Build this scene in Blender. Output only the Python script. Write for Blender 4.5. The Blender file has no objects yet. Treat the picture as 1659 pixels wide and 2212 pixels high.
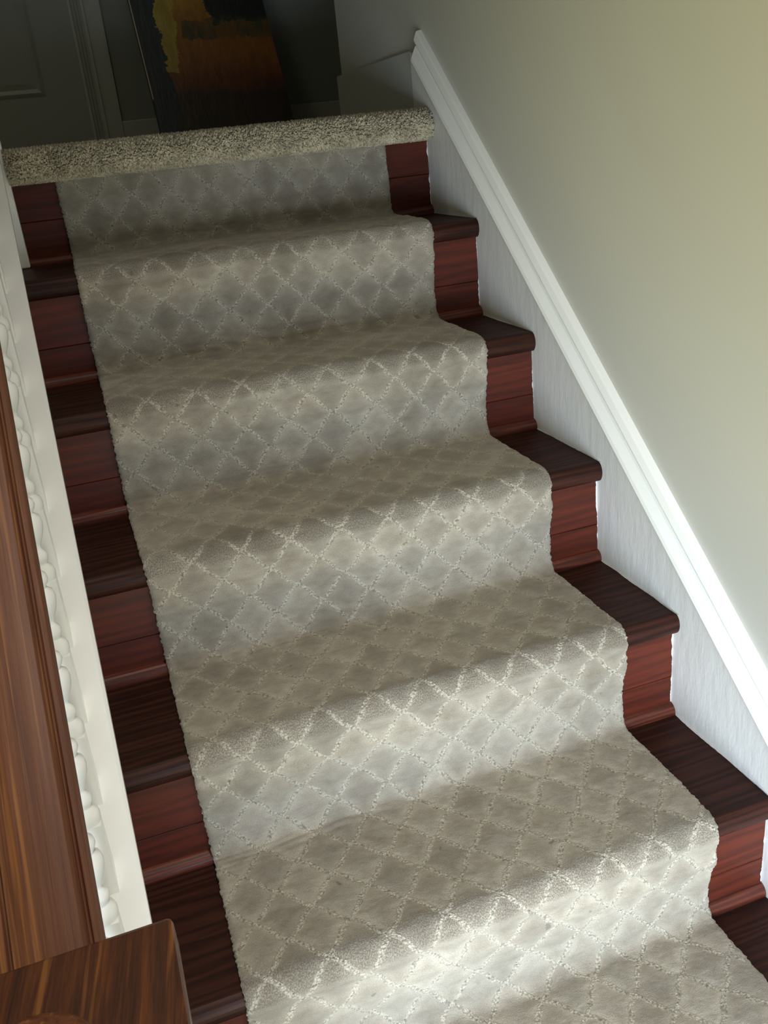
import bpy, bmesh, math, random
import numpy as np
from mathutils import Matrix, Vector, noise
random.seed(7); np.random.seed(7)
S = bpy.context.scene
COL = S.collection

# ------------------------------------------------------------------ camera
F_PX, IW, IH = 1953.74, 1659.0, 2212.0
cam_d = bpy.data.cameras.new('camera'); cam = bpy.data.objects.new('camera', cam_d); COL.objects.link(cam)
cam_d.sensor_fit = 'VERTICAL'; cam_d.sensor_height = 24.0; cam_d.lens = F_PX / IH * 24.0
cam_d.clip_start = 0.02; cam_d.clip_end = 60
RT = Vector((0.93839793, -0.33138983, -0.09792908)); UP = Vector((0.21461885, 0.33681813, 0.91678367))
FW = Vector((0.2708285, 0.88132532, -0.38719194))
cam.matrix_world = Matrix(((RT.x, UP.x, -FW.x, 0.40513), (RT.y, UP.y, -FW.y, -1.97723), (RT.z, UP.z, -FW.z, -0.00813), (0, 0, 0, 1)))
S.camera = cam

# ------------------------------------------------------------------ exposure, world, lights
S.view_settings.view_transform = 'Standard'; S.view_settings.look = 'None'
S.view_settings.gamma = 1.0; S.view_settings.use_curve_mapping = False
S.view_settings.exposure = 0.0
w = bpy.data.worlds.new('world'); S.world = w; w.use_nodes = True
w.node_tree.nodes['Background'].inputs[0].default_value = (0.75, 0.87, 1.0, 1)
w.node_tree.nodes['Background'].inputs[1].default_value = 1.0

def area(name, loc, aim, sx, sy, power, color, spread=180):
    l = bpy.data.lights.new(name, 'AREA'); l.shape = 'RECTANGLE'; l.size = sx; l.size_y = sy
    l.energy = power; l.color = color; l.spread = math.radians(spread)
    o = bpy.data.objects.new(name, l); COL.objects.link(o); o.location = loc
    o.rotation_euler = (Vector(aim) - Vector(loc)).to_track_quat('-Z', 'Y').to_euler()
    return o
# daylight through the glazed opening at the foot of the stairs: sky light heads down, ground bounce heads up
area('sky_daylight', (0.30, -2.66, -1.05), (0.86, -1.30, -1.28), 0.9, 1.1, 19.0, (0.76, 0.88, 1.0), 80)
area('ground_bounce_daylight', (0.55, -2.66, -1.50), (0.74, -0.2, -0.15), 0.95, 0.5, 2.1, (1.0, 0.89, 0.44), 80)
# added olive fill light before the left wall, thrown across onto the right wall
area('left_fill_light', (-1.24, -1.95, 0.05), (1.2, -1.20, 0.00), 0.8, 1.0, 3.8, (1.0, 0.93, 0.44), 50)
# dim warm fill lights added overhead, without fixtures, above lower hall and landing
area('hall_fill_light', (0.85, -2.0, 2.2), (0.35, -1.45, -1.0), 0.35, 0.35, 7.4, (1.0, 0.95, 0.85), 70)
area('landing_fill_light', (0.3, 0.35, 2.3), (0.6, 0.45, 0.0), 0.3, 0.3, 1.7, (1.0, 0.98, 0.74), 150)

# ------------------------------------------------------------------ helpers
SL = 0.8362                      # rake of the flight
G = 0.22722; R = 0.19; N = 0.0176; T = 0.0365
DY = [-0.0004, -0.0019, 0.002, 0.0007, 0.0024, -0.0028, 0, 0, 0, 0]
DZ = [0, 0.001, -0.0027, -0.002, -0.0012, -0.0023, 0.004, 0.002, 0, 0, 0]
def RY(k): return -k * G + DY[k]          # riser face
def TZ(k): return -k * R + DZ[k]          # tread top (0 = landing)
NT = 9; FLOOR_Z = -1.9
XW = 1.1997; XC = 0.331                  # skirt face, inner edge of the curb cap

def link(o, parent=None):
    COL.objects.link(o)
    if parent is not None: o.parent = parent
    return o
def tag(o, label=None, cat=None, group=None, kind=None):
    if label: o['label'] = label
    if cat: o['category'] = cat
    if group: o['group'] = group
    if kind: o['kind'] = kind
    return o
def empty(name, loc=(0, 0, 0)):
    o = bpy.data.objects.new(name, None); COL.objects.link(o); o.location = loc; o.empty_display_size = 0.05
    return o
def mesh_obj(name, verts, faces, mat, parent=None, smooth=False, bevel=0, seg=2):
    me = bpy.data.meshes.new(name)
    loc = Vector((0, 0, 0))
    if parent is not None: loc = parent.location
    me.from_pydata([tuple(Vector(v) - loc) for v in verts], [], faces); me.validate(); me.update()
    bm = bmesh.new(); bm.from_mesh(me); bmesh.ops.recalc_face_normals(bm, faces=bm.faces); bm.to_mesh(me); bm.free()
    if smooth: me.polygons.foreach_set('use_smooth', [True] * len(me.polygons))
    me.materials.append(mat)
    o = bpy.data.objects.new(name, me); link(o, parent)
    if bevel:
        b = o.modifiers.new('bevel', 'BEVEL'); b.width = bevel; b.segments = seg; b.limit_method = 'ANGLE'; b.angle_limit = math.radians(40)
        b.harden_normals = False
    return o
def box(name, x0, x1, y0, y1, z0, z1, mat, parent=None, bevel=0):
    v = [(x, y, z) for x in (x0, x1) for y in (y0, y1) for z in (z0, z1)]
    f = [(0, 1, 3, 2), (4, 6, 7, 5), (0, 4, 5, 1), (2, 3, 7, 6), (0, 2, 6, 4), (1, 5, 7, 3)]
    return mesh_obj(name, v, f, mat, parent, bevel=bevel)
def prism(name, poly, x0, x1, mat, parent=None, smooth=False, bevel=0, nx=1):
    """poly in the (y, z) plane swept along x"""
    n = len(poly); v = []
    for i in range(nx + 1):
        x = x0 + (x1 - x0) * i / nx
        v += [(x, p[0], p[1]) for p in poly]
    f = []
    for i in range(nx):
        for j in range(n):
            a, b = i * n + j, i * n + (j + 1) % n
            f.append((a, b, b + n, a + n))
    f.append(tuple(range(n))[::-1]); f.append(tuple(range(nx * n, nx * n + n)))
    return mesh_obj(name, v, f, mat, parent, smooth=smooth, bevel=bevel)
def rake(name, poly, y0, y1, mat, parent=None, smooth=False, plumb=True, bevel=0):
    """poly of (x, v) with v = height above the rake line z = SL*y, swept from y0 to y1"""
    n = len(poly)
    v = [(p[0], y0, SL * y0 + p[1]) for p in poly] + [(p[0], y1, SL * y1 + p[1]) for p in poly]
    f = [(j, (j + 1) % n, (j + 1) % n + n, j + n) for j in range(n)]
    f.append(tuple(range(n))[::-1]); f.append(tuple(range(n, 2 * n)))
    return mesh_obj(name, v, f, mat, parent, smooth=smooth, bevel=bevel)

# ------------------------------------------------------------------ materials
class NT_:
    def __init__(self, name):
        m = bpy.data.materials.new(name); m.use_nodes = True; self.m = m; self.t = m.node_tree
        self.b = self.t.nodes['Principled BSDF']
    def n(self, typ, **kw):
        nd = self.t.nodes.new(typ)
        for k, v in kw.items():
            if k.startswith('i_'): nd.inputs[int(k[2:]) if k[2:].isdigit() else k[2:].replace('_', ' ')].default_value = v
            else: setattr(nd, k, v)
        return nd
    def l(self, a, b): self.t.links.new(a, b)
    def math(self, op, a, b=None, c=None):
        nd = self.t.nodes.new('ShaderNodeMath'); nd.operation = op
        for i, x in enumerate((a, b, c)):
            if x is None: continue
            if isinstance(x, (int, float)): nd.inputs[i].default_value = x
            else: self.l(x, nd.inputs[i])
        return nd.outputs[0]
    def ramp(self, fac, stops):
        r = self.t.nodes.new('ShaderNodeValToRGB'); e = r.color_ramp.elements
        while len(e) < len(stops): e.new(0.5)
        for i, (p, c) in enumerate(stops):
            e[i].position = p; e[i].color = (c[0], c[1], c[2], 1) if not isinstance(c, (int, float)) else (c, c, c, 1)
        self.l(fac, r.inputs[0]); return r.outputs[0]
    def mix(self, fac, a, b, blend='MIX'):
        nd = self.t.nodes.new('ShaderNodeMix'); nd.data_type = 'RGBA'; nd.blend_type = blend
        for s, x in ((nd.inputs[0], fac), (nd.inputs[6], a), (nd.inputs[7], b)):
            if isinstance(x, (int, float)): s.default_value = x
            elif isinstance(x, (tuple, list)): s.default_value = (*x[:3], 1)
            else: self.l(x, s)
        return nd.outputs[2]
    def noise(self, vec, scale, detail=3, rough=0.5, dist=0.0, out=0):
        nd = self.n('ShaderNodeTexNoise'); nd.inputs['Scale'].default_value = scale; nd.inputs['Detail'].default_value = detail
        nd.inputs['Roughness'].default_value = rough; nd.inputs['Distortion'].default_value = dist
        self.l(vec, nd.inputs['Vector']); return nd.outputs[out]
    def mapping(self, vec, scale=(1, 1, 1), rot=(0, 0, 0), loc=(0, 0, 0)):
        nd = self.n('ShaderNodeMapping'); nd.inputs['Scale'].default_value = scale; nd.inputs['Rotation'].default_value = rot
        nd.inputs['Location'].default_value = loc; self.l(vec, nd.inputs['Vector']); return nd.outputs[0]
    def bump(self, h, strength, dist, prev=None):
        nd = self.n('ShaderNodeBump'); nd.inputs['Strength'].default_value = strength; nd.inputs['Distance'].default_value = dist
        self.l(h, nd.inputs['Height'])
        if prev is not None: self.l(prev, nd.inputs['Normal'])
        return nd.outputs[0]
    def geo(self): return self.n('ShaderNodeNewGeometry').outputs['Position']
    def obj(self): return self.n('ShaderNodeTexCoord').outputs['Object']

def paint(name, col, rough=0.5, bump=0.15, scale=60, brush=None, spec=0.4, dirt=0.0):
    k = NT_(name); p = k.geo()
    k.b.inputs['Roughness'].default_value = rough; k.b.inputs['Specular IOR Level'].default_value = spec
    base = k.noise(p, 2.5, 3)
    c = k.mix(base, tuple(x * 0.95 for x in col), tuple(min(1, x * 1.03) for x in col))
    if dirt:
        d = k.noise(p, 18, 5, 0.7); dm = k.ramp(d, [(0.66, 0), (0.78, 1)])
        c = k.mix(k.math('MULTIPLY', dm, dirt), c, (0.18, 0.15, 0.11))
    k.l(c, k.b.inputs['Base Color'])
    h = k.noise(k.mapping(p, brush) if brush else p, scale, 4, 0.6)
    k.l(k.bump(h, bump, 0.002), k.b.inputs['Normal'])
    return k.m

def wood(name, dark, mid, light, rough=0.35, stretch=(1.2, 16, 16), rings=3.0, bumps=0.12, coat=0.0, fine=90, contrast=1.0, worn=None, spec=0.5):
    """grain runs along x by default"""
    k = NT_(name); p = k.geo()
    m = k.mapping(p, stretch)
    warp = k.noise(m, 1.1, 3, 0.55, 0.6, out=1)
    v = k.n('ShaderNodeVectorMath', operation='MULTIPLY_ADD'); k.l(warp, v.inputs[0]); v.inputs[1].default_value = (0.9, 0.9, 0.9); k.l(m, v.inputs[2])
    wv = k.n('ShaderNodeTexWave', wave_type='RINGS', rings_direction='SPHERICAL'); wv.inputs['Scale'].default_value = rings
    wv.inputs['Distortion'].default_value = 3.5; wv.inputs['Detail'].default_value = 3; wv.inputs['Detail Scale'].default_value = 1.3
    k.l(v.outputs[0], wv.inputs['Vector'])
    fn = k.noise(k.mapping(p, tuple(s * 6 for s in stretch)), 2.2, 5, 0.7)
    g = k.math('ADD', k.math('MULTIPLY', wv.outputs[0], 0.55 * contrast), k.math('MULTIPLY', fn, 0.6))
    c = k.ramp(g, [(0.22, dark), (0.55, mid), (0.9, light)])
    big = k.noise(p, 5, 2); c = k.mix(k.math('MULTIPLY', big, 0.5), c, dark)
    if worn:
        wn = k.noise(p, 55, 5, 0.75); wm = k.ramp(wn, [(0.70, 0), (0.76, 1)])
        c = k.mix(k.math('MULTIPLY', wm, 0.75), c, worn)
    k.l(c, k.b.inputs['Base Color'])
    rr = k.math('ADD', k.math('MULTIPLY', fn, 0.25), rough - 0.1); k.l(rr, k.b.inputs['Roughness'])
    k.b.inputs['Specular IOR Level'].default_value = spec
    if coat: k.b.inputs['Coat Weight'].default_value = coat; k.b.inputs['Coat Roughness'].default_value = 0.3
    k.l(k.bump(g, bumps, 0.002), k.b.inputs['Normal'])
    return k.m

M_wall = paint('wall_paint', (0.55, 0.55, 0.51), 0.55, 0.06, 140)
M_hall = paint('hall_paint', (0.30, 0.31, 0.29), 0.6, 0.06, 140)
M_ceil = paint('ceiling_paint', (0.72, 0.71, 0.68), 0.7, 0.05, 120)
M_skirt = paint('skirt_paint', (0.73, 0.73, 0.73), 0.38, 0.55, 14, brush=(1, 4, 1.2), dirt=0.15)
M_trim = paint('gloss_trim_paint', (0.86, 0.87, 0.86), 0.22, 0.10, 30, spec=0.6)
M_white = paint('white_gloss_paint', (0.88, 0.87, 0.84), 0.30, 0.12, 40, dirt=0.10)
M_base = paint('baseboard_paint', (0.48, 0.49, 0.46), 0.45, 0.1, 40)
M_door = paint('door_paint', (0.34, 0.35, 0.33), 0.4, 0.06, 40)
M_tread = wood('dark_tread_wood', (0.014, 0.0045, 0.003), (0.042, 0.0125, 0.0075), (0.075, 0.025, 0.014), 0.5, (1.1, 13, 13), 1.8, 0.12, spec=0.17, contrast=0.6)
M_riser = wood('mahogany_riser_wood', (0.050, 0.011, 0.006), (0.125, 0.022, 0.010), (0.185, 0.036, 0.016), 0.50, (1.2, 15, 15), 1.3, 0.08, contrast=0.32, spec=0.22)
M_mould = wood('worn_mould_wood', (0.05, 0.012, 0.007), (0.11, 0.024, 0.013), (0.17, 0.045, 0.025), 0.42, (1.2, 15, 15), 2.0, 0.2, spec=0.3, worn=(0.34, 0.25, 0.18))
# rail wood: grain along the rake (y/z)
def rail_wood(name, dark, mid, light, rot, stretch, rough=0.5, streak=(0.42, 0.17, 0.045)):
    k = NT_(name); p = k.geo()
    m = k.mapping(k.mapping(p, (1, 1, 1), rot), stretch)
    n1 = k.noise(m, 1.0, 4, 0.6, 0.4); n2 = k.noise(k.mapping(m, (4, 4, 3)), 1.6, 5, 0.7)
    g = k.math('ADD', k.math('MULTIPLY', n1, 0.65), k.math('MULTIPLY', n2, 0.42))
    c = k.ramp(g, [(0.36, dark), (0.52, mid), (0.70, light)])
    s = k.ramp(k.noise(k.mapping(m, (0.8, 0.8, 0.6), loc=(3.1, 1.7, 0.2)), 1.2, 3, 0.5), [(0.57, 0), (0.66, 1)])
    c = k.mix(k.math('MULTIPLY', s, 0.30), c, streak)
    k.l(c, k.b.inputs['Base Color']); k.b.inputs['Roughness'].default_value = rough
    k.b.inputs['Specular IOR Level'].default_value = 0.25
    k.l(k.bump(g, 0.15, 0.001), k.b.inputs['Normal'])
    return k.m
ang = math.atan(SL)
M_rail = rail_wood('oak_handrail_wood', (0.065, 0.023, 0.012), (0.11, 0.038, 0.018), (0.155, 0.060, 0.026), (-ang, 0, 0), (190, 3.5, 190))
M_newel = rail_wood('dark_newel_wood', (0.028, 0.013, 0.009), (0.060, 0.022, 0.012), (0.12, 0.040, 0.014), (0, 0, 0.15), (110, 5, 110), 0.36)

def carpet_material():
    k = NT_('patterned_carpet'); uv = k.n('ShaderNodeUVMap', uv_map='UVMap').outputs[0]
    sp = k.n('ShaderNodeSeparateXYZ'); k.l(uv, sp.inputs[0]); u, v = sp.outputs[0], sp.outputs[1]   # metres
    at = k.n('ShaderNodeAttribute', attribute_name='line'); line = at.outputs['Fac']
    fine = k.noise(uv, 620, 2, 0.7); loops = k.n('ShaderNodeTexVoronoi', feature='F1'); loops.inputs['Scale'].default_value = 330
    k.l(uv, loops.inputs['Vector']); lp = loops.outputs['Distance']
    # line distance is computed in the mesh; refine with noise so the loops break up the edge
    wob = k.math('ADD', line, k.math('MULTIPLY', k.math('SUBTRACT', k.noise(uv, 260, 2, 0.6), 0.5), 0.55))
    lm = k.ramp(wob, [(0.22, 0), (0.50, 1)])
    patch = k.noise(uv, 7, 4, 0.6, 0.8); patch2 = k.noise(k.mapping(uv, (1, 2.2, 1)), 26, 4, 0.65, 0.5)
    pile = k.ramp(k.math('ADD', k.math('MULTIPLY', patch, 0.6), k.math('MULTIPLY', patch2, 0.4)), [(0.36, (0.235, 0.203, 0.160)), (0.52, (0.305, 0.271, 0.220)), (0.68, (0.38, 0.345, 0.288))])
    pile = k.mix(1.0, pile, k.ramp(fine, [(0.25, 0.72), (0.75, 1.22)]), 'MULTIPLY')
    loopc = k.mix(1.0, (0.46, 0.42, 0.345), k.ramp(lp, [(0.25, 1.2), (0.85, 0.40)]), 'MULTIPLY')
    pits = k.ramp(k.noise(uv, 300, 1, 0.5), [(0.30, 0.25), (0.42, 1.0)])
    loopc = k.mix(1.0, loopc, pits, 'MULTIPLY')
    cl = k.n('ShaderNodeAttribute', attribute_name='cell').outputs['Fac']; op = k.n('ShaderNodeAttribute', attribute_name='nose_shade').outputs['Fac']
    dm = k.n('ShaderNodeAttribute', attribute_name='dist').outputs['Fac']
    pile = k.mix(1.0, pile, k.ramp(dm, [(0.15, 1.16), (0.75, 0.93)]), 'MULTIPLY')  # dome shading put into the pile colour: paler near lines, darker centres
    pile = k.mix(1.0, pile, k.ramp(cl, [(0.0, 0.88), (1.0, 1.10)]), 'MULTIPLY')
    gap_shade = k.ramp(k.noise(k.mapping(uv, (1.6, 1, 1)), 420, 2, 0.6), [(0.44, 1), (0.60, 0)])
    pile = k.mix(k.math('MULTIPLY', k.math('MULTIPLY', gap_shade, op), 0.7), pile, (0.10, 0.085, 0.065))  # darkens pile colour over the upward nosing, standing in for shade between tufts
    specks = k.ramp(k.noise(uv, 48, 2, 0.4), [(0.745, 0), (0.775, 1)])
    c = k.mix(k.math('MULTIPLY', lm, 0.72), pile, loopc)
    c = k.mix(k.math('MULTIPLY', specks, 0.6), c, (0.09, 0.085, 0.07))
    k.l(c, k.b.inputs['Base Color']); k.b.inputs['Roughness'].default_value = 0.95
    k.b.inputs['Specular IOR Level'].default_value = 0.1
    k.b.inputs['Sheen Weight'].default_value = 0.35; k.b.inputs['Sheen Roughness'].default_value = 0.5
    k.b.inputs['Sheen Tint'].default_value = (0.9, 0.88, 0.82, 1)
    h1 = k.math('MULTIPLY', k.math('SUBTRACT', 1.0, lp), lm)
    hh = k.math('ADD', k.math('MULTIPLY', fine, 0.7), h1)
    hh = k.math('ADD', hh, k.math('MULTIPLY', patch2, 1.5))
    k.l(k.bump(hh, 0.75, 0.0022), k.b.inputs['Normal'])
    return k.m
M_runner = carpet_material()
def plush_material():
    k = NT_('plush_carpet'); p = k.geo()
    n = k.noise(p, 160, 3, 0.7); n2 = k.noise(p, 22, 3, 0.6)
    g = k.math('ADD', k.math('MULTIPLY', n, 0.65), k.math('MULTIPLY', n2, 0.35))
    k.l(k.ramp(g, [(0.32, (0.17, 0.145, 0.10)), (0.50, (0.50, 0.445, 0.325)), (0.66, (0.80, 0.73, 0.57))]), k.b.inputs['Base Color'])
    k.b.inputs['Roughness'].default_value = 0.95; k.b.inputs['Specular IOR Level'].default_value = 0.1
    k.b.inputs['Sheen Weight'].default_value = 0.2
    k.l(k.bump(n, 0.8, 0.004), k.b.inputs['Normal'])
    return k.m
M_plush = plush_material()

# ------------------------------------------------------------------ the setting
def struct(o): o['kind'] = 'structure'; return o
YF, YB, XL, XR, ZC = -2.78, 1.45, -1.3, 2.6, 2.45
struct(box('floor', XL, XW + 0.01, YF, 0.0, FLOOR_Z - 0.1, FLOOR_Z, M_riser))
struct(box('floor_landing', XL, XR, 0.012, YB, -0.25, 0.0, M_plush))
struct(box('ceiling', XL - 0.1, XR + 0.1, YF - 0.1, YB + 0.1, ZC, ZC + 0.1, M_ceil))
struct(box('wall_right', XW + 0.010, XW + 0.13, YF, 0.600, FLOOR_Z - 0.1, ZC, M_wall))
struct(box('wall_back', XL, XR, YB, YB + 0.1, -0.3, ZC, M_hall))
struct(box('wall_left', XL - 0.1, XL, YF - 0.1, YB + 0.1, FLOOR_Z - 0.1, ZC, M_wall))
struct(box('wall_hall_right', XR, XR + 0.1, 0.60, YB + 0.1, -0.3, ZC, M_hall))
struct(box('wall_hall_front', XW + 0.13, XR + 0.1, 0.48, 0.60, -0.3, ZC, M_hall))
struct(box('wall_under_landing', XL, XC - 0.005, 0.0, 0.01, FLOOR_Z, -0.0, M_wall))
# front wall with the window opening behind the viewer
wx0, wx1, wz0, wz1 = 0.04, 1.06, -1.80, -0.36
def frame_wall():
    v = []; f = []
    def b(x0, x1, z0, z1):
        i = len(v)
        v.extend([(x, y, z) for x in (x0, x1) for y in (YF - 0.1, YF) for z in (z0, z1)])
        f.extend([tuple(i + j for j in q) for q in [(0, 1, 3, 2), (4, 6, 7, 5), (0, 4, 5, 1), (2, 3, 7, 6), (0, 2, 6, 4), (1, 5, 7, 3)]])
    b(XL, wx0, FLOOR_Z - 0.1, ZC); b(wx1, XW + 0.13, FLOOR_Z - 0.1, ZC); b(wx0, wx1, FLOOR_Z - 0.1, wz0); b(wx0, wx1, wz1, ZC)
    return struct(mesh_obj('wall_front', v, f, M_wall))
frame_wall()
def window_frame():
    root = empty('window_1', (wx0, YF, wz0)); struct(root)
    fr = box('window_frame', wx0 - 0.05, wx0 + 0.03, YF - 0.06, YF + 0.02, wz0 - 0.05, wz1 + 0.05, M_trim, root)
    box('window_frame', wx1 - 0.03, wx1 + 0.05, YF - 0.06, YF + 0.02, wz0 - 0.05, wz1 + 0.05, M_trim, root)
    box('window_frame', wx0 + 0.03, wx1 - 0.03, YF - 0.06, YF + 0.02, wz1 - 0.03, wz1 + 0.05, M_trim, root)
    box('window_sill', wx0 + 0.03, wx1 - 0.03, YF - 0.06, YF + 0.05, wz0 - 0.05, wz0 + 0.03, M_trim, root)
window_frame()
w2 = empty('added_window', (XL, -1.95, -0.45)); struct(w2)  # frame added around the left fill light, the wall has no opening
for (y0, y1, z0, z1) in ((-2.45, -2.36, -0.55, 0.65), (-1.54, -1.45, -0.55, 0.65), (-2.36, -1.54, 0.56, 0.65), (-2.36, -1.54, -0.55, -0.46)):
    box('window_frame', XL + 0.001, XL + 0.045, y0, y1, z0, z1, M_trim, w2, bevel=0.003)

# wall stringer (skirt board) and its cap moulding
skp = [(XW, -0.42), (XW, 0.125), (XW + 0.0105, 0.125), (XW + 0.0105, -0.42)]
def skirt():
    x0, x1 = XW, XW + 0.0105
    yz = [(-2.05, SL * -2.05 + 0.12), (-0.03, SL * -0.03 + 0.12), (0.0, 0.124), (0.062, 0.140), (0.062, -0.05), (-0.02, -0.42), (-2.05, SL * -2.05 - 0.17)]
    return struct(prism('trim_1', yz, x0, x1, M_skirt))
sk = skirt()
tp = [(XW + 0.0105, 0.168), (XW - 0.0005, 0.1665), (XW - 0.0035, 0.163), (XW - 0.0085, 0.150), (XW - 0.0085, 0.1465),
      (XW - 0.0035, 0.1435), (XW - 0.0040, 0.140), (XW - 0.0075, 0.136), (XW - 0.0165, 0.118), (XW - 0.0185, 0.110), (XW - 0.0165, 0.1045), (XW - 0.006, 0.102), (XW + 0.0105, 0.102)]
t2 = struct(rake('trim_2', tp, -2.05, 0.012, M_trim, bevel=0.0008))
# baseboards on the landing
struct(prism('baseboard_right', [(0.064, -0.0), (0.064, 0.143), (0.622, 0.137), (0.622, -0.0)], XW + 0.002, XW + 0.0102, M_base))
struct(box('baseboard_end', XW + 0.0102, XW + 0.142, 0.600, 0.622, 0, 0.137, M_base))
struct(box('baseboard_back', 0.685, XR, YB - 0.016, YB, 0, 0.105, M_base, bevel=0.003))
# panelled door on the landing with fluted casing
door = struct(empty('door_1', (0.19, YB, 0.0)))
box('door_leaf', -0.20, 0.585, YB - 0.012, YB - 0.001, 0.01, 2.02, M_door, door)
for (a, b, c, d) in ((-0.08, 0.462, 0.20, 0.95), (-0.08, 0.462, 1.08, 1.9)):
    v = []; f = []
    for i, (e, yy) in enumerate(((0, -0.0125), (0.012, -0.018), (0.024, -0.0125), (0.040, -0.016))):
        v += [(a + e, YB + yy, c + e), (b - e, YB + yy, c + e), (b - e, YB + yy, d - e), (a + e, YB + yy, d - e)]
    for i in range(3):
        for j in range(4): f.append((i * 4 + j, i * 4 + (j + 1) % 4, i * 4 + 4 + (j + 1) % 4, i * 4 + 4 + j))
    f.append((12, 13, 14, 15))
    mesh_obj('door_panel', v, f, M_door, door)
cas = [(0.585, -0.001), (0.585, -0.016), (0.592, -0.020), (0.597, -0.012), (0.602, -0.020), (0.607, -0.012), (0.612, -0.020), (0.617, -0.013), (0.624, -0.024), (0.632, -0.024), (0.634, -0.014), (0.684, -0.014), (0.684, -0.001)]
v = [(x, YB + y, 0.0) for x, y in cas] + [(x, YB + y, 2.1) for x, y in cas]; n = len(cas)
f = [(j, (j + 1) % n, (j + 1) % n + n, j + n) for j in range(n)] + [tuple(range(n))[::-1], tuple(range(n, 2 * n))]
mesh_obj('door_casing', v, f, M_base, door)

# ------------------------------------------------------------------ staircase
stairs = empty('staircase', (0.76, 0.0, FLOOR_Z))
tag(stairs, 'dark wooden stairs with reddish risers climbing to the carpeted landing', 'staircase')
def xs(k): return 0.339 if k == 0 else (0.3185 if k < 7 else 0.3535)
for k in range(0, NT + 1):
    ytop = TZ(k) - T if k else -0.001
    zb = TZ(k + 1) if k < NT else FLOOR_Z
    y = RY(k); zm = zb + (ytop - zb) * 0.44
    g = 0.0012
    poly = [(y, ytop), (y, zm + g), (y + 0.0022, zm), (y, zm - g), (y, zb), (y + 0.020, zb), (y + 0.020, ytop)]
    rs = prism('riser', poly, xs(k), XW - 0.0005, M_riser, stairs)
    q = [(y, zb), (y, zb + 0.018)] + [(y - 0.0135 * math.sin(a), zb + 0.0035 + 0.0145 * math.cos(a)) for a in [math.radians(t) for t in range(0, 91, 15)]] + [(y - 0.0135, zb)]
    mo = prism('base_mould', q, xs(k), XW - 0.0005, M_mould, None, smooth=False)
    mo.parent = rs; mo.location = -Vector(stairs.location) 
for k in range(1, NT + 1):
    z = TZ(k); yf = RY(k) - N; yb = RY(k - 1) + 0.012; r = T / 2
    poly = [(yb, z - T), (yb, z)]
    for a in range(90, 271, 15):
        t = math.radians(a)
        poly.append((yf + r * 0.78 + r * 0.78 * math.cos(t), z - r + r * math.sin(t)))
    x1 = XW - 0.0004
    prism('tread', poly, xs(k), x1, M_tread, stairs, bevel=0.0)

# ragged white paint line left on the risers along the wall stringer
def paint_line():
    rs = random.Random(11); v = []; f = []
    def strip(pts, nrm):
        # pts: list of (base, inward dir, width)
        for i, (p, q) in enumerate(pts):
            v.append(p); v.append(q)
            if i:
                n = len(v); f.append((n - 4, n - 3, n - 1, n - 2))
    for k in range(0, 7):
        y = RY(k) - 0.0006; z1 = (TZ(k) - T if k else -0.04) - 0.001; z0 = TZ(k + 1) + 0.019
        pts = []; w_ = 0.0012; m = 46
        for i in range(m + 1):
            z = z0 + (z1 - z0) * i / m; w_ = min(0.0030, max(-0.0010, w_ + rs.uniform(-0.0010, 0.00095)))
            pts.append(((XW - 0.0003, y, z), (XW - 0.0005 - max(w_, 0.0), y, z)))
        strip(pts, 0)
    for k in range(1, 7):
        z = TZ(k) + 0.0005; y0 = RY(k) - N + 0.004; y1 = RY(k - 1) - 0.014; pts = []; w_ = 0.001; m = 50
        for i in range(m + 1):
            y = y0 + (y1 - y0) * i / m; w_ = min(0.0022, max(0.0002, w_ + rs.uniform(-0.0006, 0.0006)))
            pts.append(((XW - 0.0003, y, z), (XW - 0.0006 - w_, y, z)))
        strip(pts, 0)
    me = bpy.data.meshes.new('trim_3'); me.from_pydata(v, [], f); me.materials.append(M_skirt)
    o = bpy.data.objects.new('trim_3', me); link(o); struct(o)
paint_line()

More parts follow.
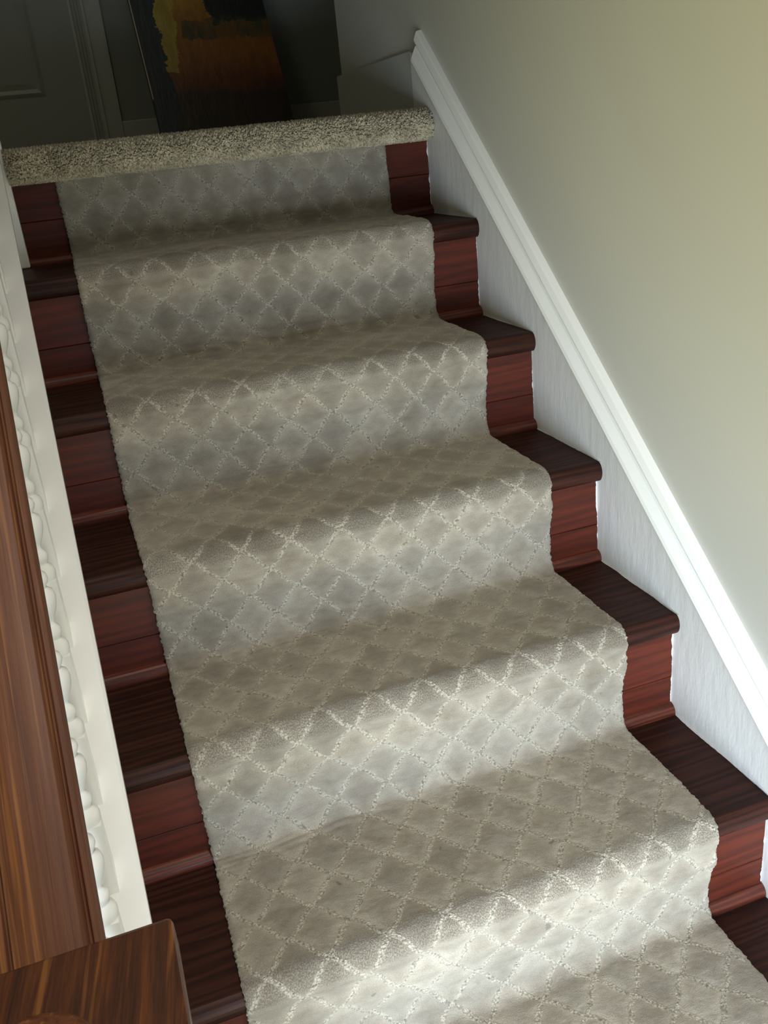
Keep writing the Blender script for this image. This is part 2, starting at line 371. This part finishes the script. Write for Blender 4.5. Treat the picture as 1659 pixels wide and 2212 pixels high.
# ------------------------------------------------------------------ patterned runner
def runner():
    th = 0.011
    x0, x1 = 0.4165, 1.0975
    pts = []          # under-surface path (y, z) with outward normal by construction
    def arc(cy, cz, r, a0, a1, st=8):
        nst = max(2, int(abs(a1 - a0) / st))
        for i in range(nst + 1):
            a = math.radians(a0 + (a1 - a0) * i / nst); pts.append((cy + r * math.cos(a), cz + r * math.sin(a)))
    # outer surface path
    last = 8
    y = RY(0); pts.append((y - th, -0.035))
    for k in range(0, last):
        y = RY(k) - th; z = TZ(k + 1) + th
        cr = 0.018
        # concave turn at the crease (centre in the open corner)
        cy, cz = y - cr - 0.004, z + cr + 0.001
        arc(cy, cz, cr, 0, -90, 15)
        yn = RY(k + 1) - N; r = T / 2 + th * 0.95
        cyn, czn = yn + r * 0.62, TZ(k + 1) + th - r
        arc(cyn, czn, r, 90, 215, 8)
        # tuck under the nosing and fall to the riser face
        yr = RY(k + 1) - th
        pts.append((yr - 0.016, czn - r - 0.012)); pts.append((yr - 0.006, czn - r - 0.045)); pts.append((yr - 0.001, czn - r - 0.075))
    P = np.array(pts)
    seg = np.hypot(*np.diff(P, axis=0).T); s = np.concatenate([[0], np.cumsum(seg)])
    ds = 0.003; ss = np.arange(0, s[-1], ds)
    Y = np.interp(ss, s, P[:, 0]); Z = np.interp(ss, s, P[:, 1])
    ker = np.ones(5) / 5
    Yp = np.pad(Y, 2, 'edge'); Zp = np.pad(Z, 2, 'edge'); Y = np.convolve(Yp, ker, 'valid'); Z = np.convolve(Zp, ker, 'valid')
    ty, tz = np.gradient(Y), np.gradient(Z); L = np.hypot(ty, tz); ty /= L; tz /= L
    ny, nz = tz, -ty       # outward: going down the riser (ty=0,tz=-1) the outward side is -y
    nu = int((x1 - x0) / 0.003) + 1
    U = np.linspace(x0, x1, nu)
    UU, SS = np.meshgrid(U, ss)
    # trellis: ogee lattice, period px across and pv along
    px, pv = 0.078, 0.084
    a = (UU - 0.4386 - 0.006 * SS) / px
    b = np.interp(SS, [0, 0.0825, 0.4815, 1.929, 5.0], [-1.0, 0.0, 5.0, 22.0, 22.0 + (5.0 - 1.929) / 0.085])
    wave = 0.032 * np.sin(4 * np.pi * b)
    wa = 0.03 * np.sin(7.3 * UU * 3 + 5.1 * SS) + 0.02 * np.sin(23 * SS + 11 * UU)
    d1 = a + b + wave + wa; d2 = a - b - wave + wa
    d1 = np.abs(d1 - np.round(d1)); d2 = np.abs(d2 - np.round(d2))
    d = np.minimum(d1, d2) * px * 0.74
    rs = np.random.RandomState(3)
    line = np.clip(1 - d / 0.0052, 0, 1)
    hsh = np.sin(np.round(a + b + wave + wa - 0.5) * 127.1 + np.round(a - b - wave + wa - 0.5) * 311.7) * 43758.5453
    cell = hsh - np.floor(hsh)
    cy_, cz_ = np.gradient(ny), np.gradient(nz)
    curv = np.convolve((ty * cy_ + tz * cz_) / ds, np.ones(9) / 9, 'same')      # > 0 over the nosing roll, drives the shade painted there
    nose_shade = (np.clip(curv / 30, 0, 1) * np.clip(nz / 0.3 + 0.2, 0, 1))[:, None] * np.ones_like(UU)
    crease = np.clip(-curv / 30, 0, 1); crease = np.convolve(crease, np.hanning(41) / 12, 'same')[:, None]
    fr = rs.rand(*UU.shape)
    low = np.zeros_like(UU)
    for (fx, fs, ph, am) in ((9, 7, 0.3, 0.0006), (17, 11, 1.7, 0.0005), (4, 23, 2.6, 0.0005), (31, 19, 4.0, 0.0004), (13, 41, 5.1, 0.0004)):
        low += am * np.sin(fx * UU * 2 + ph + 1.3 * np.sin(fs * SS)) * np.sin(fs * SS + ph * 2)
    pillow = 0.0016 * (1 - np.exp(-(d / 0.012) ** 2))
    wrk = crease * 0.0011 * np.sin(520 * SS + 6 * np.sin(9 * UU + 40 * SS) + 3 * np.sin(23 * UU)) * np.clip(np.sin(5 * UU + 31 * SS), 0, 1)
    disp = low + pillow + wrk + (fr - 0.5) * 0.0009 - line * 0.0005 + np.clip(line - 0.3, 0, 1) * (fr - 0.4) * 0.0016
    # thin out to the edge so the pile rounds over
    e = np.minimum(UU - x0, x1 - UU); disp -= 0.0045 * np.clip(1 - e / 0.007, 0, 1) ** 2
    DYy = Y[:, None] + ny[:, None] * disp; DZz = Z[:, None] + nz[:, None] * disp
    XX = UU + 0.0016 * (rs.rand(*UU.shape) - 0.5)
    # slight wander and ragged edges
    XX += (0.0022 * np.sin(SS * 4.1 + 1.0) + 0.0012 * np.sin(SS * 11.0))
    jag = 0.0022 * (rs.rand(len(ss), 1) - 0.5)
    XX[:, :1] += jag; XX[:, -1:] += 0.0022 * (rs.rand(len(ss), 1) - 0.5)
    top = np.stack([XX, DYy, DZz], -1)
    # side skirts down to the backing
    bl = np.stack([XX[:, 0] + 0.001, Y - ny * (th - 0.0003), Z - nz * (th - 0.0003)], -1)[:, None]
    br = np.stack([XX[:, -1] - 0.001, Y - ny * (th - 0.0003), Z - nz * (th - 0.0003)], -1)[:, None]
    V = np.concatenate([bl, top, br], 1)
    nr, nc = V.shape[:2]
    idx = np.arange(nr * nc).reshape(nr, nc)
    Q = np.stack([idx[:-1, :-1], idx[1:, :-1], idx[1:, 1:], idx[:-1, 1:]], -1).reshape(-1, 4)
    Q2 = np.stack([idx[:-1, -1], idx[1:, -1], idx[1:, 0], idx[:-1, 0]], -1).reshape(-1, 4)   # backing
    Q = np.concatenate([Q, Q2])
    ends = [list(idx[0, ::-1]), list(idx[-1, :])]
    me = bpy.data.meshes.new('stair_runner')
    me.vertices.add(nr * nc); me.vertices.foreach_set('co', V.reshape(-1).astype(np.float32))
    flat = np.concatenate([Q.reshape(-1), np.array(ends[0] + ends[1])]).astype(np.int32)
    st = np.concatenate([np.arange(0, Q.size, 4), [Q.size, Q.size + nc]]).astype(np.int32)
    tot = np.concatenate([np.full(len(Q), 4), [nc, nc]]).astype(np.int32)
    me.loops.add(len(flat)); me.loops.foreach_set('vertex_index', flat)
    me.polygons.add(len(st)); me.polygons.foreach_set('loop_start', st); me.polygons.foreach_set('loop_total', tot)
    me.update(calc_edges=True)
    me.polygons.foreach_set('use_smooth', np.ones(len(st), bool))
    uvl = me.uv_layers.new(name='UVMap')
    ufull = np.concatenate([U[:1] - th, U, U[-1:] + th]); uvv = np.stack(np.broadcast_arrays(ufull[None, :], ss[:, None]), -1).reshape(-1, 2)
    uvl.data.foreach_set('uv', uvv[flat].reshape(-1).astype(np.float32))
    at = me.attributes.new('line', 'FLOAT', 'POINT')
    lf = np.concatenate([line[:, :1] * 0, line, line[:, :1] * 0], 1)
    at.data.foreach_set('value', lf.reshape(-1).astype(np.float32))
    for nm, arr in (('cell', cell), ('nose_shade', nose_shade), ('dist', np.clip(d / 0.02, 0, 1))):
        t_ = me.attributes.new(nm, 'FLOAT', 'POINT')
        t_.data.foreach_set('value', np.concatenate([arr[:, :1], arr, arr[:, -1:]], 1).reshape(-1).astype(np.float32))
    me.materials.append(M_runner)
    o = bpy.data.objects.new('stair_runner', me); link(o)
    tag(o, 'grey-beige patterned carpet runner with a trellis of raised lines down the wooden stairs', 'carpet runner')
    return o
runner()

# ------------------------------------------------------------------ plush landing carpet edge with real tufts
def landing_carpet():
    x0, x1 = 0.336, XW - 0.001
    prof = []
    # top flat, rolls over the nosing and ends at the first riser
    zc, yc, r = -0.008, -0.020, 0.026
    prof += [(0.30, 0.012), (0.10, 0.014), (0.03, 0.017), (yc, zc + r)]
    for a in range(105, 256, 15):
        t = math.radians(a); prof.append((yc + r * math.cos(t), zc + r * math.sin(t)))
    prof += [(-0.014, -0.036), (-0.002, -0.034)]
    root = empty('landing_carpet', (0.77, 0.05, 0.0))
    tag(root, 'thick beige plush carpet rolled over the edge of the top landing', 'carpet')
    poly = prof + [(-0.002, -0.001), (0.012, 0.0), (0.30, 0.0)]
    prism('carpet_base', poly, x0, x1, M_plush, root, smooth=False, nx=2)
    # tufts
    P = np.array(prof[1:]); seg = np.hypot(*np.diff(P, axis=0).T); s = np.concatenate([[0], np.cumsum(seg)])
    ty = np.gradient(np.interp(np.linspace(0, s[-1], 400), s, P[:, 0])); tz = np.gradient(np.interp(np.linspace(0, s[-1], 400), s, P[:, 1]))
    rs = np.random.RandomState(5); n = 26000
    q = rs.rand(n) ** 0.8 * s[-1]; q = np.where(rs.rand(n) < 0.25, rs.rand(n) * s[-1] * 0.5, s[-1] * (0.45 + 0.55 * rs.rand(n)))
    x = x0 + 0.002 + rs.rand(n) * (x1 - x0 - 0.004)
    Y = np.interp(q, s, P[:, 0]); Z = np.interp(q, s, P[:, 1])
    qi = np.clip((q / s[-1] * 399).astype(int), 0, 399); L = np.hypot(ty[qi], tz[qi]); a, b = ty[qi] / L, tz[qi] / L
    ny, nz = b, -a
    ny, nz = np.where(ny * 0 + (nz * 0 + 1) > 0, ny, ny), nz
    flip = np.sign(-(ny) * 1.0 + nz * 1.0); flip[flip == 0] = 1
    ny, nz = ny * flip, nz * flip
    low = Z < -0.02; ny = np.where(low, -np.abs(ny), ny)
    D = np.stack([rs.randn(n) * 0.35, ny + rs.randn(n) * 0.3, nz + rs.randn(n) * 0.3 - 0.15], -1); D /= np.linalg.norm(D, axis=1)[:, None]
    ln = 0.008 + 0.007 * rs.rand(n)
    base = np.stack([x, Y, Z], -1) - D * 0.002
    A = np.cross(D, rs.randn(n, 3)); A /= np.linalg.norm(A, axis=1)[:, None]; B = np.cross(D, A)
    w = 0.0016 + 0.0009 * rs.rand(n)
    rings = []
    for (h, sc) in ((0, 0.8), (0.75, 1.15)):
        for m in range(3):
            t = 2 * math.pi * m / 3
            rings.append(base + D * (ln * h)[:, None] + (A * math.cos(t) + B * math.sin(t)) * (w * sc)[:, None])
    tip = base + D * ln[:, None]
    V = np.stack(rings + [tip], 1)  # n,7,3
    V[..., 0] = np.clip(V[..., 0], x0, x1)
    off = (np.arange(n) * 7)[:, None, None]
    F = np.array([[0, 1, 4], [0, 4, 3], [1, 2, 5], [1, 5, 4], [2, 0, 3], [2, 3, 5], [3, 4, 6], [4, 5, 6], [5, 3, 6]])[None] + off
    F = F.reshape(-1, 3)
    V = V.reshape(-1, 3) - np.array(root.location)[None]
    me = bpy.data.meshes.new('pile'); me.vertices.add(len(V)); me.vertices.foreach_set('co', V.reshape(-1).astype(np.float32))
    me.loops.add(F.size); me.loops.foreach_set('vertex_index', F.reshape(-1).astype(np.int32))
    me.polygons.add(len(F)); me.polygons.foreach_set('loop_start', np.arange(0, F.size, 3, dtype=np.int32)); me.polygons.foreach_set('loop_total', np.full(len(F), 3, np.int32))
    me.update(calc_edges=True); me.materials.append(M_plush)
    o = bpy.data.objects.new('pile', me); link(o, root); tag(o, kind='stuff')
landing_carpet()

# ------------------------------------------------------------------ balustrade on the left
XB = 0.2870                                   # baluster axis
H_CAP = 0.045                                 # cap top above the rake line z = SL*y
bal = empty('stair_railing', (XB, -0.75, FLOOR_Z))
tag(bal, 'white painted balustrade under a brown wooden handrail on the left of the stairs', 'railing')
y_top, y_bot = 0.02, -1.4965
rake('curb_stringer', [(0.262, H_CAP - 0.012), (0.262, -0.40), (0.318, -0.40), (0.318, H_CAP - 0.012)], y_bot, -0.024, M_white, bal)
rake('curb_cap', [(0.246, H_CAP - 0.018), (0.248, H_CAP - 0.002), (0.252, H_CAP), (0.3265, H_CAP), (0.3305, H_CAP - 0.004), (0.331, H_CAP - 0.014), (0.329, H_CAP - 0.020)], y_bot, -0.024, M_white, bal)
HR = 0.672                                    # rail top above the rake line
rp = [(-0.046, -0.030), (-0.0465, -0.016), (-0.0440, -0.008), (-0.0300, -0.005), (-0.0285, -0.0085), (-0.0268, -0.0085), (-0.0255, -0.002), (-0.012, 0.0015), (0.0, 0.002),
      (0.012, 0.0015), (0.0225, 0.000), (0.0255, -0.003), (0.0268, -0.0095), (0.0285, -0.0095), (0.0300, -0.006), (0.0345, -0.008), (0.0365, -0.018), (0.036, -0.030), (0.030, -0.050), (-0.030, -0.050)]
hr = rake('handrail', [(0.2885 + a, HR + b) for a, b in rp], y_bot, -0.024, M_rail, bal, smooth=False, bevel=0.0015)
# baluster profile (radius, height above block top)
prof = [(0.0150, 0.000), (0.0160, 0.004), (0.0162, 0.011), (0.0140, 0.018), (0.0095, 0.0215), (0.0088, 0.024), (0.0110, 0.028), (0.0120, 0.033), (0.0108, 0.039), (0.0072, 0.043), (0.0060, 0.046),
        (0.0075, 0.052), (0.0115, 0.061), (0.0150, 0.072), (0.0160, 0.082), (0.0145, 0.090), (0.0090, 0.0945), (0.0078, 0.097), (0.0105, 0.101), (0.0125, 0.107), (0.0110, 0.114), (0.0065, 0.1185),
        (0.0060, 0.125), (0.0078, 0.16), (0.0120, 0.22), (0.0145, 0.262), (0.0150, 0.29), (0.0130, 0.315), (0.0085, 0.330), (0.0078, 0.334), (0.0115, 0.339), (0.0125, 0.345), (0.0115, 0.351), (0.0080, 0.356), (0.0080, 0.362), (0.0150, 0.370)]
BLK = 0.0145; BL_H = 0.092
def baluster_mesh():
    bm = bmesh.new()
    # z=0 at the block top; square block down to the cap (cut on the rake), square top block up to the rail
    def blk(z0f, z0b, z1f, z1b):
        vs = []
        for (x, y, zz0, zz1) in ((-BLK, -BLK, z0f, z1f), (BLK, -BLK, z0f, z1f), (BLK, BLK, z0b, z1b), (-BLK, BLK, z0b, z1b)):
            vs.append((bm.verts.new((x, y, zz0)), bm.verts.new((x, y, zz1))))
        for i in range(4):
            a, b = vs[i], vs[(i + 1) % 4]; bm.faces.new((a[0], b[0], b[1], a[1]))
        bm.faces.new([p[1] for p in vs]); bm.faces.new([p[0] for p in vs][::-1])
    d = SL * BLK
    blk(-BL_H - d - 0.004, -BL_H + d - 0.004, 0.0, 0.0)
    top0 = 0.370; top1 = HR - 0.05 - H_CAP - BL_H + 0.004
    blk(top0, top0, top1 - d, top1 + d)
    NS = 20; rings = []
    for r, z in prof:
        rings.append([bm.verts.new((r * math.cos(2 * math.pi * i / NS), r * math.sin(2 * math.pi * i / NS), z)) for i in range(NS)])
    for a, b in zip(rings, rings[1:]):
        for i in range(NS):
            f = bm.faces.new((a[i], a[(i + 1) % NS], b[(i + 1) % NS], b[i])); f.smooth = True
    me = bpy.data.meshes.new('baluster'); bm.to_mesh(me); bm.free(); me.materials.append(M_white)
    return me
bme = baluster_mesh(); SP = 0.0842
first = None
for j in range(-8, 10):
    yf = -0.713 - SP * j; yc = yf + BLK
    if yc < y_bot + 0.05 or yc > -0.045: continue
    if first is None: o = bpy.data.objects.new('baluster', bme); first = o
    else: o = first.copy()
    link(o, bal); o.location = Vector((XB, yc, SL * yc + H_CAP + BL_H)) - bal.location

# newel at the foot, square flat cap with a round boss
nw = empty('newel_post', (0.292, -1.557, FLOOR_Z))
tag(nw, 'brown newel post with flat square cap and round boss, foot of the handrail', 'post')
NZ = -0.490
box('post_shaft', 0.232, 0.352, -1.617, -1.497, FLOOR_Z, NZ - 0.03, M_newel, nw, bevel=0.003)
box('post_cap', 0.207, 0.377, -1.642, -1.472, NZ - 0.028, NZ, M_newel, nw, bevel=0.004)
v = []; f = []; NS = 40
bp_ = [(0.041, 0.0), (0.0415, 0.003), (0.040, 0.006), (0.034, 0.009), (0.024, 0.011), (0.012, 0.012)]
for r, z in bp_: v += [(0.285 + r * math.cos(2 * math.pi * i / NS), -1.562 + r * math.sin(2 * math.pi * i / NS), NZ + z) for i in range(NS)]
for i in range(len(bp_) - 1):
    for j in range(NS): f.append((i * NS + j, i * NS + (j + 1) % NS, (i + 1) * NS + (j + 1) % NS, (i + 1) * NS + j))
f.append(tuple(range((len(bp_) - 1) * NS, len(bp_) * NS)))
mesh_obj('cap_boss', v, f, M_rail, nw, smooth=True)

# white square post at the head of the stairs
tp_ = box('square_post', 0.215, 0.3385, -0.0225, -0.0005, TZ(1) + 0.0005, 1.05, M_white, None, bevel=0.003)
tag(tp_, 'white painted square post beside the top riser, left edge of the landing', 'post')

# ------------------------------------------------------------------ painting leaning on the back wall
def painting():
    k = NT_('oil_paint'); o = k.obj(); sp = k.n('ShaderNodeSeparateXYZ'); k.l(o, sp.inputs[0]); x, z = sp.outputs[0], sp.outputs[2]
    st = k.noise(k.mapping(o, (30, 1, 9)), 1.2, 5, 0.7); ww = k.noise(o, 12, 4, 0.65)
    zx = k.math('ADD', z, k.math('MULTIPLY', k.math('SUBTRACT', ww, 0.5), 0.10))
    xx = k.math('ADD', x, k.math('MULTIPLY', k.math('SUBTRACT', k.noise(k.mapping(o, (1, 1, 1), loc=(4, 2, 1)), 14, 4, 0.7), 0.5), 0.08))
    c = k.ramp(zx, [(0.02, (0.030, 0.018, 0.012)), (0.12, (0.035, 0.016, 0.012)), (0.17, (0.14, 0.032, 0.012)), (0.27, (0.28, 0.105, 0.018)), (0.35, (0.24, 0.095, 0.02)), (0.43, (0.36, 0.17, 0.024))])
    # yellow strip of sky at the left
    m1 = k.math('MULTIPLY', k.math('MULTIPLY', 0.8, k.math('LESS_THAN', k.math('SUBTRACT', xx, k.math('MULTIPLY', zx, 0.12)), 0.07)), k.math('GREATER_THAN', zx, 0.22)); c = k.mix(m1, c, (0.40, 0.30, 0.045))
    # dark tree clump upper right and low shrubs in the middle
    m2 = k.math('MULTIPLY', k.math('GREATER_THAN', k.math('ADD', xx, k.math('MULTIPLY', zx, 0.25)), 0.33), k.math('GREATER_THAN', zx, 0.36)); c = k.mix(m2, c, (0.012, 0.014, 0.016))
    m3 = k.math('MULTIPLY', k.math('MULTIPLY', k.math('GREATER_THAN', xx, 0.13), k.math('LESS_THAN', zx, 0.375)), k.math('GREATER_THAN', zx, 0.315)); c = k.mix(k.math('MULTIPLY', m3, k.ramp(st, [(0.4, 0.2), (0.6, 0.95)])), c, (0.035, 0.042, 0.022))
    # blue-black band down the left side
    m4 = k.math('LESS_THAN', xx, 0.066); c = k.mix(m4, c, (0.012, 0.022, 0.032))
    c = k.mix(1.0, c, k.ramp(st, [(0.3, 0.6), (0.7, 1.25)]), 'MULTIPLY')
    k.l(c, k.b.inputs['Base Color']); k.b.inputs['Roughness'].default_value = 0.45
    k.l(k.bump(st, 0.5, 0.003), k.b.inputs['Normal'])
    kd = NT_('dark_frame_wood'); kd.b.inputs['Base Color'].default_value = (0.012, 0.011, 0.012, 1); kd.b.inputs['Roughness'].default_value = 0.5
    kl = NT_('pale_edge_highlight'); kl.b.inputs['Base Color'].default_value = (0.42, 0.33, 0.26, 1); kl.b.inputs['Roughness'].default_value = 0.5
    W_, H_ = 0.405, 0.72
    root = empty('leaning_painting', (0.752, 0.955, 0.030))
    th = math.radians(-31)
    root.rotation_euler = (th, 0, 0)
    def lb(name, x0, x1, y0, y1, z0, z1, m, parent=root, bevel=0):
        v = [(x, y, z) for x in (x0, x1) for y in (y0, y1) for z in (z0, z1)]
        me = bpy.data.meshes.new(name); me.from_pydata(v, [], [(0, 1, 3, 2), (4, 6, 7, 5), (0, 4, 5, 1), (2, 3, 7, 6), (0, 2, 6, 4), (1, 5, 7, 3)])
        bm = bmesh.new(); bm.from_mesh(me); bmesh.ops.recalc_face_normals(bm, faces=bm.faces); bm.to_mesh(me); bm.free()
        me.materials.append(m); ob = bpy.data.objects.new(name, me); link(ob, parent); return ob
    lb('canvas', 0.0, W_, -0.001, 0.012, 0.0, H_, k.m)
    lb('stretcher', 0.001, W_ - 0.001, 0.012, 0.045, 0.001, H_ - 0.001, kd.m)
    lb('edge_highlight', -0.0022, 0.001, -0.0022, 0.004, 0.13, H_, kl.m)  # pale strip standing in for a highlight along the canvas edge
    tag(root, 'unframed oil landscape in yellow and orange with dark trees leaning against the back wall', 'painting')
painting()
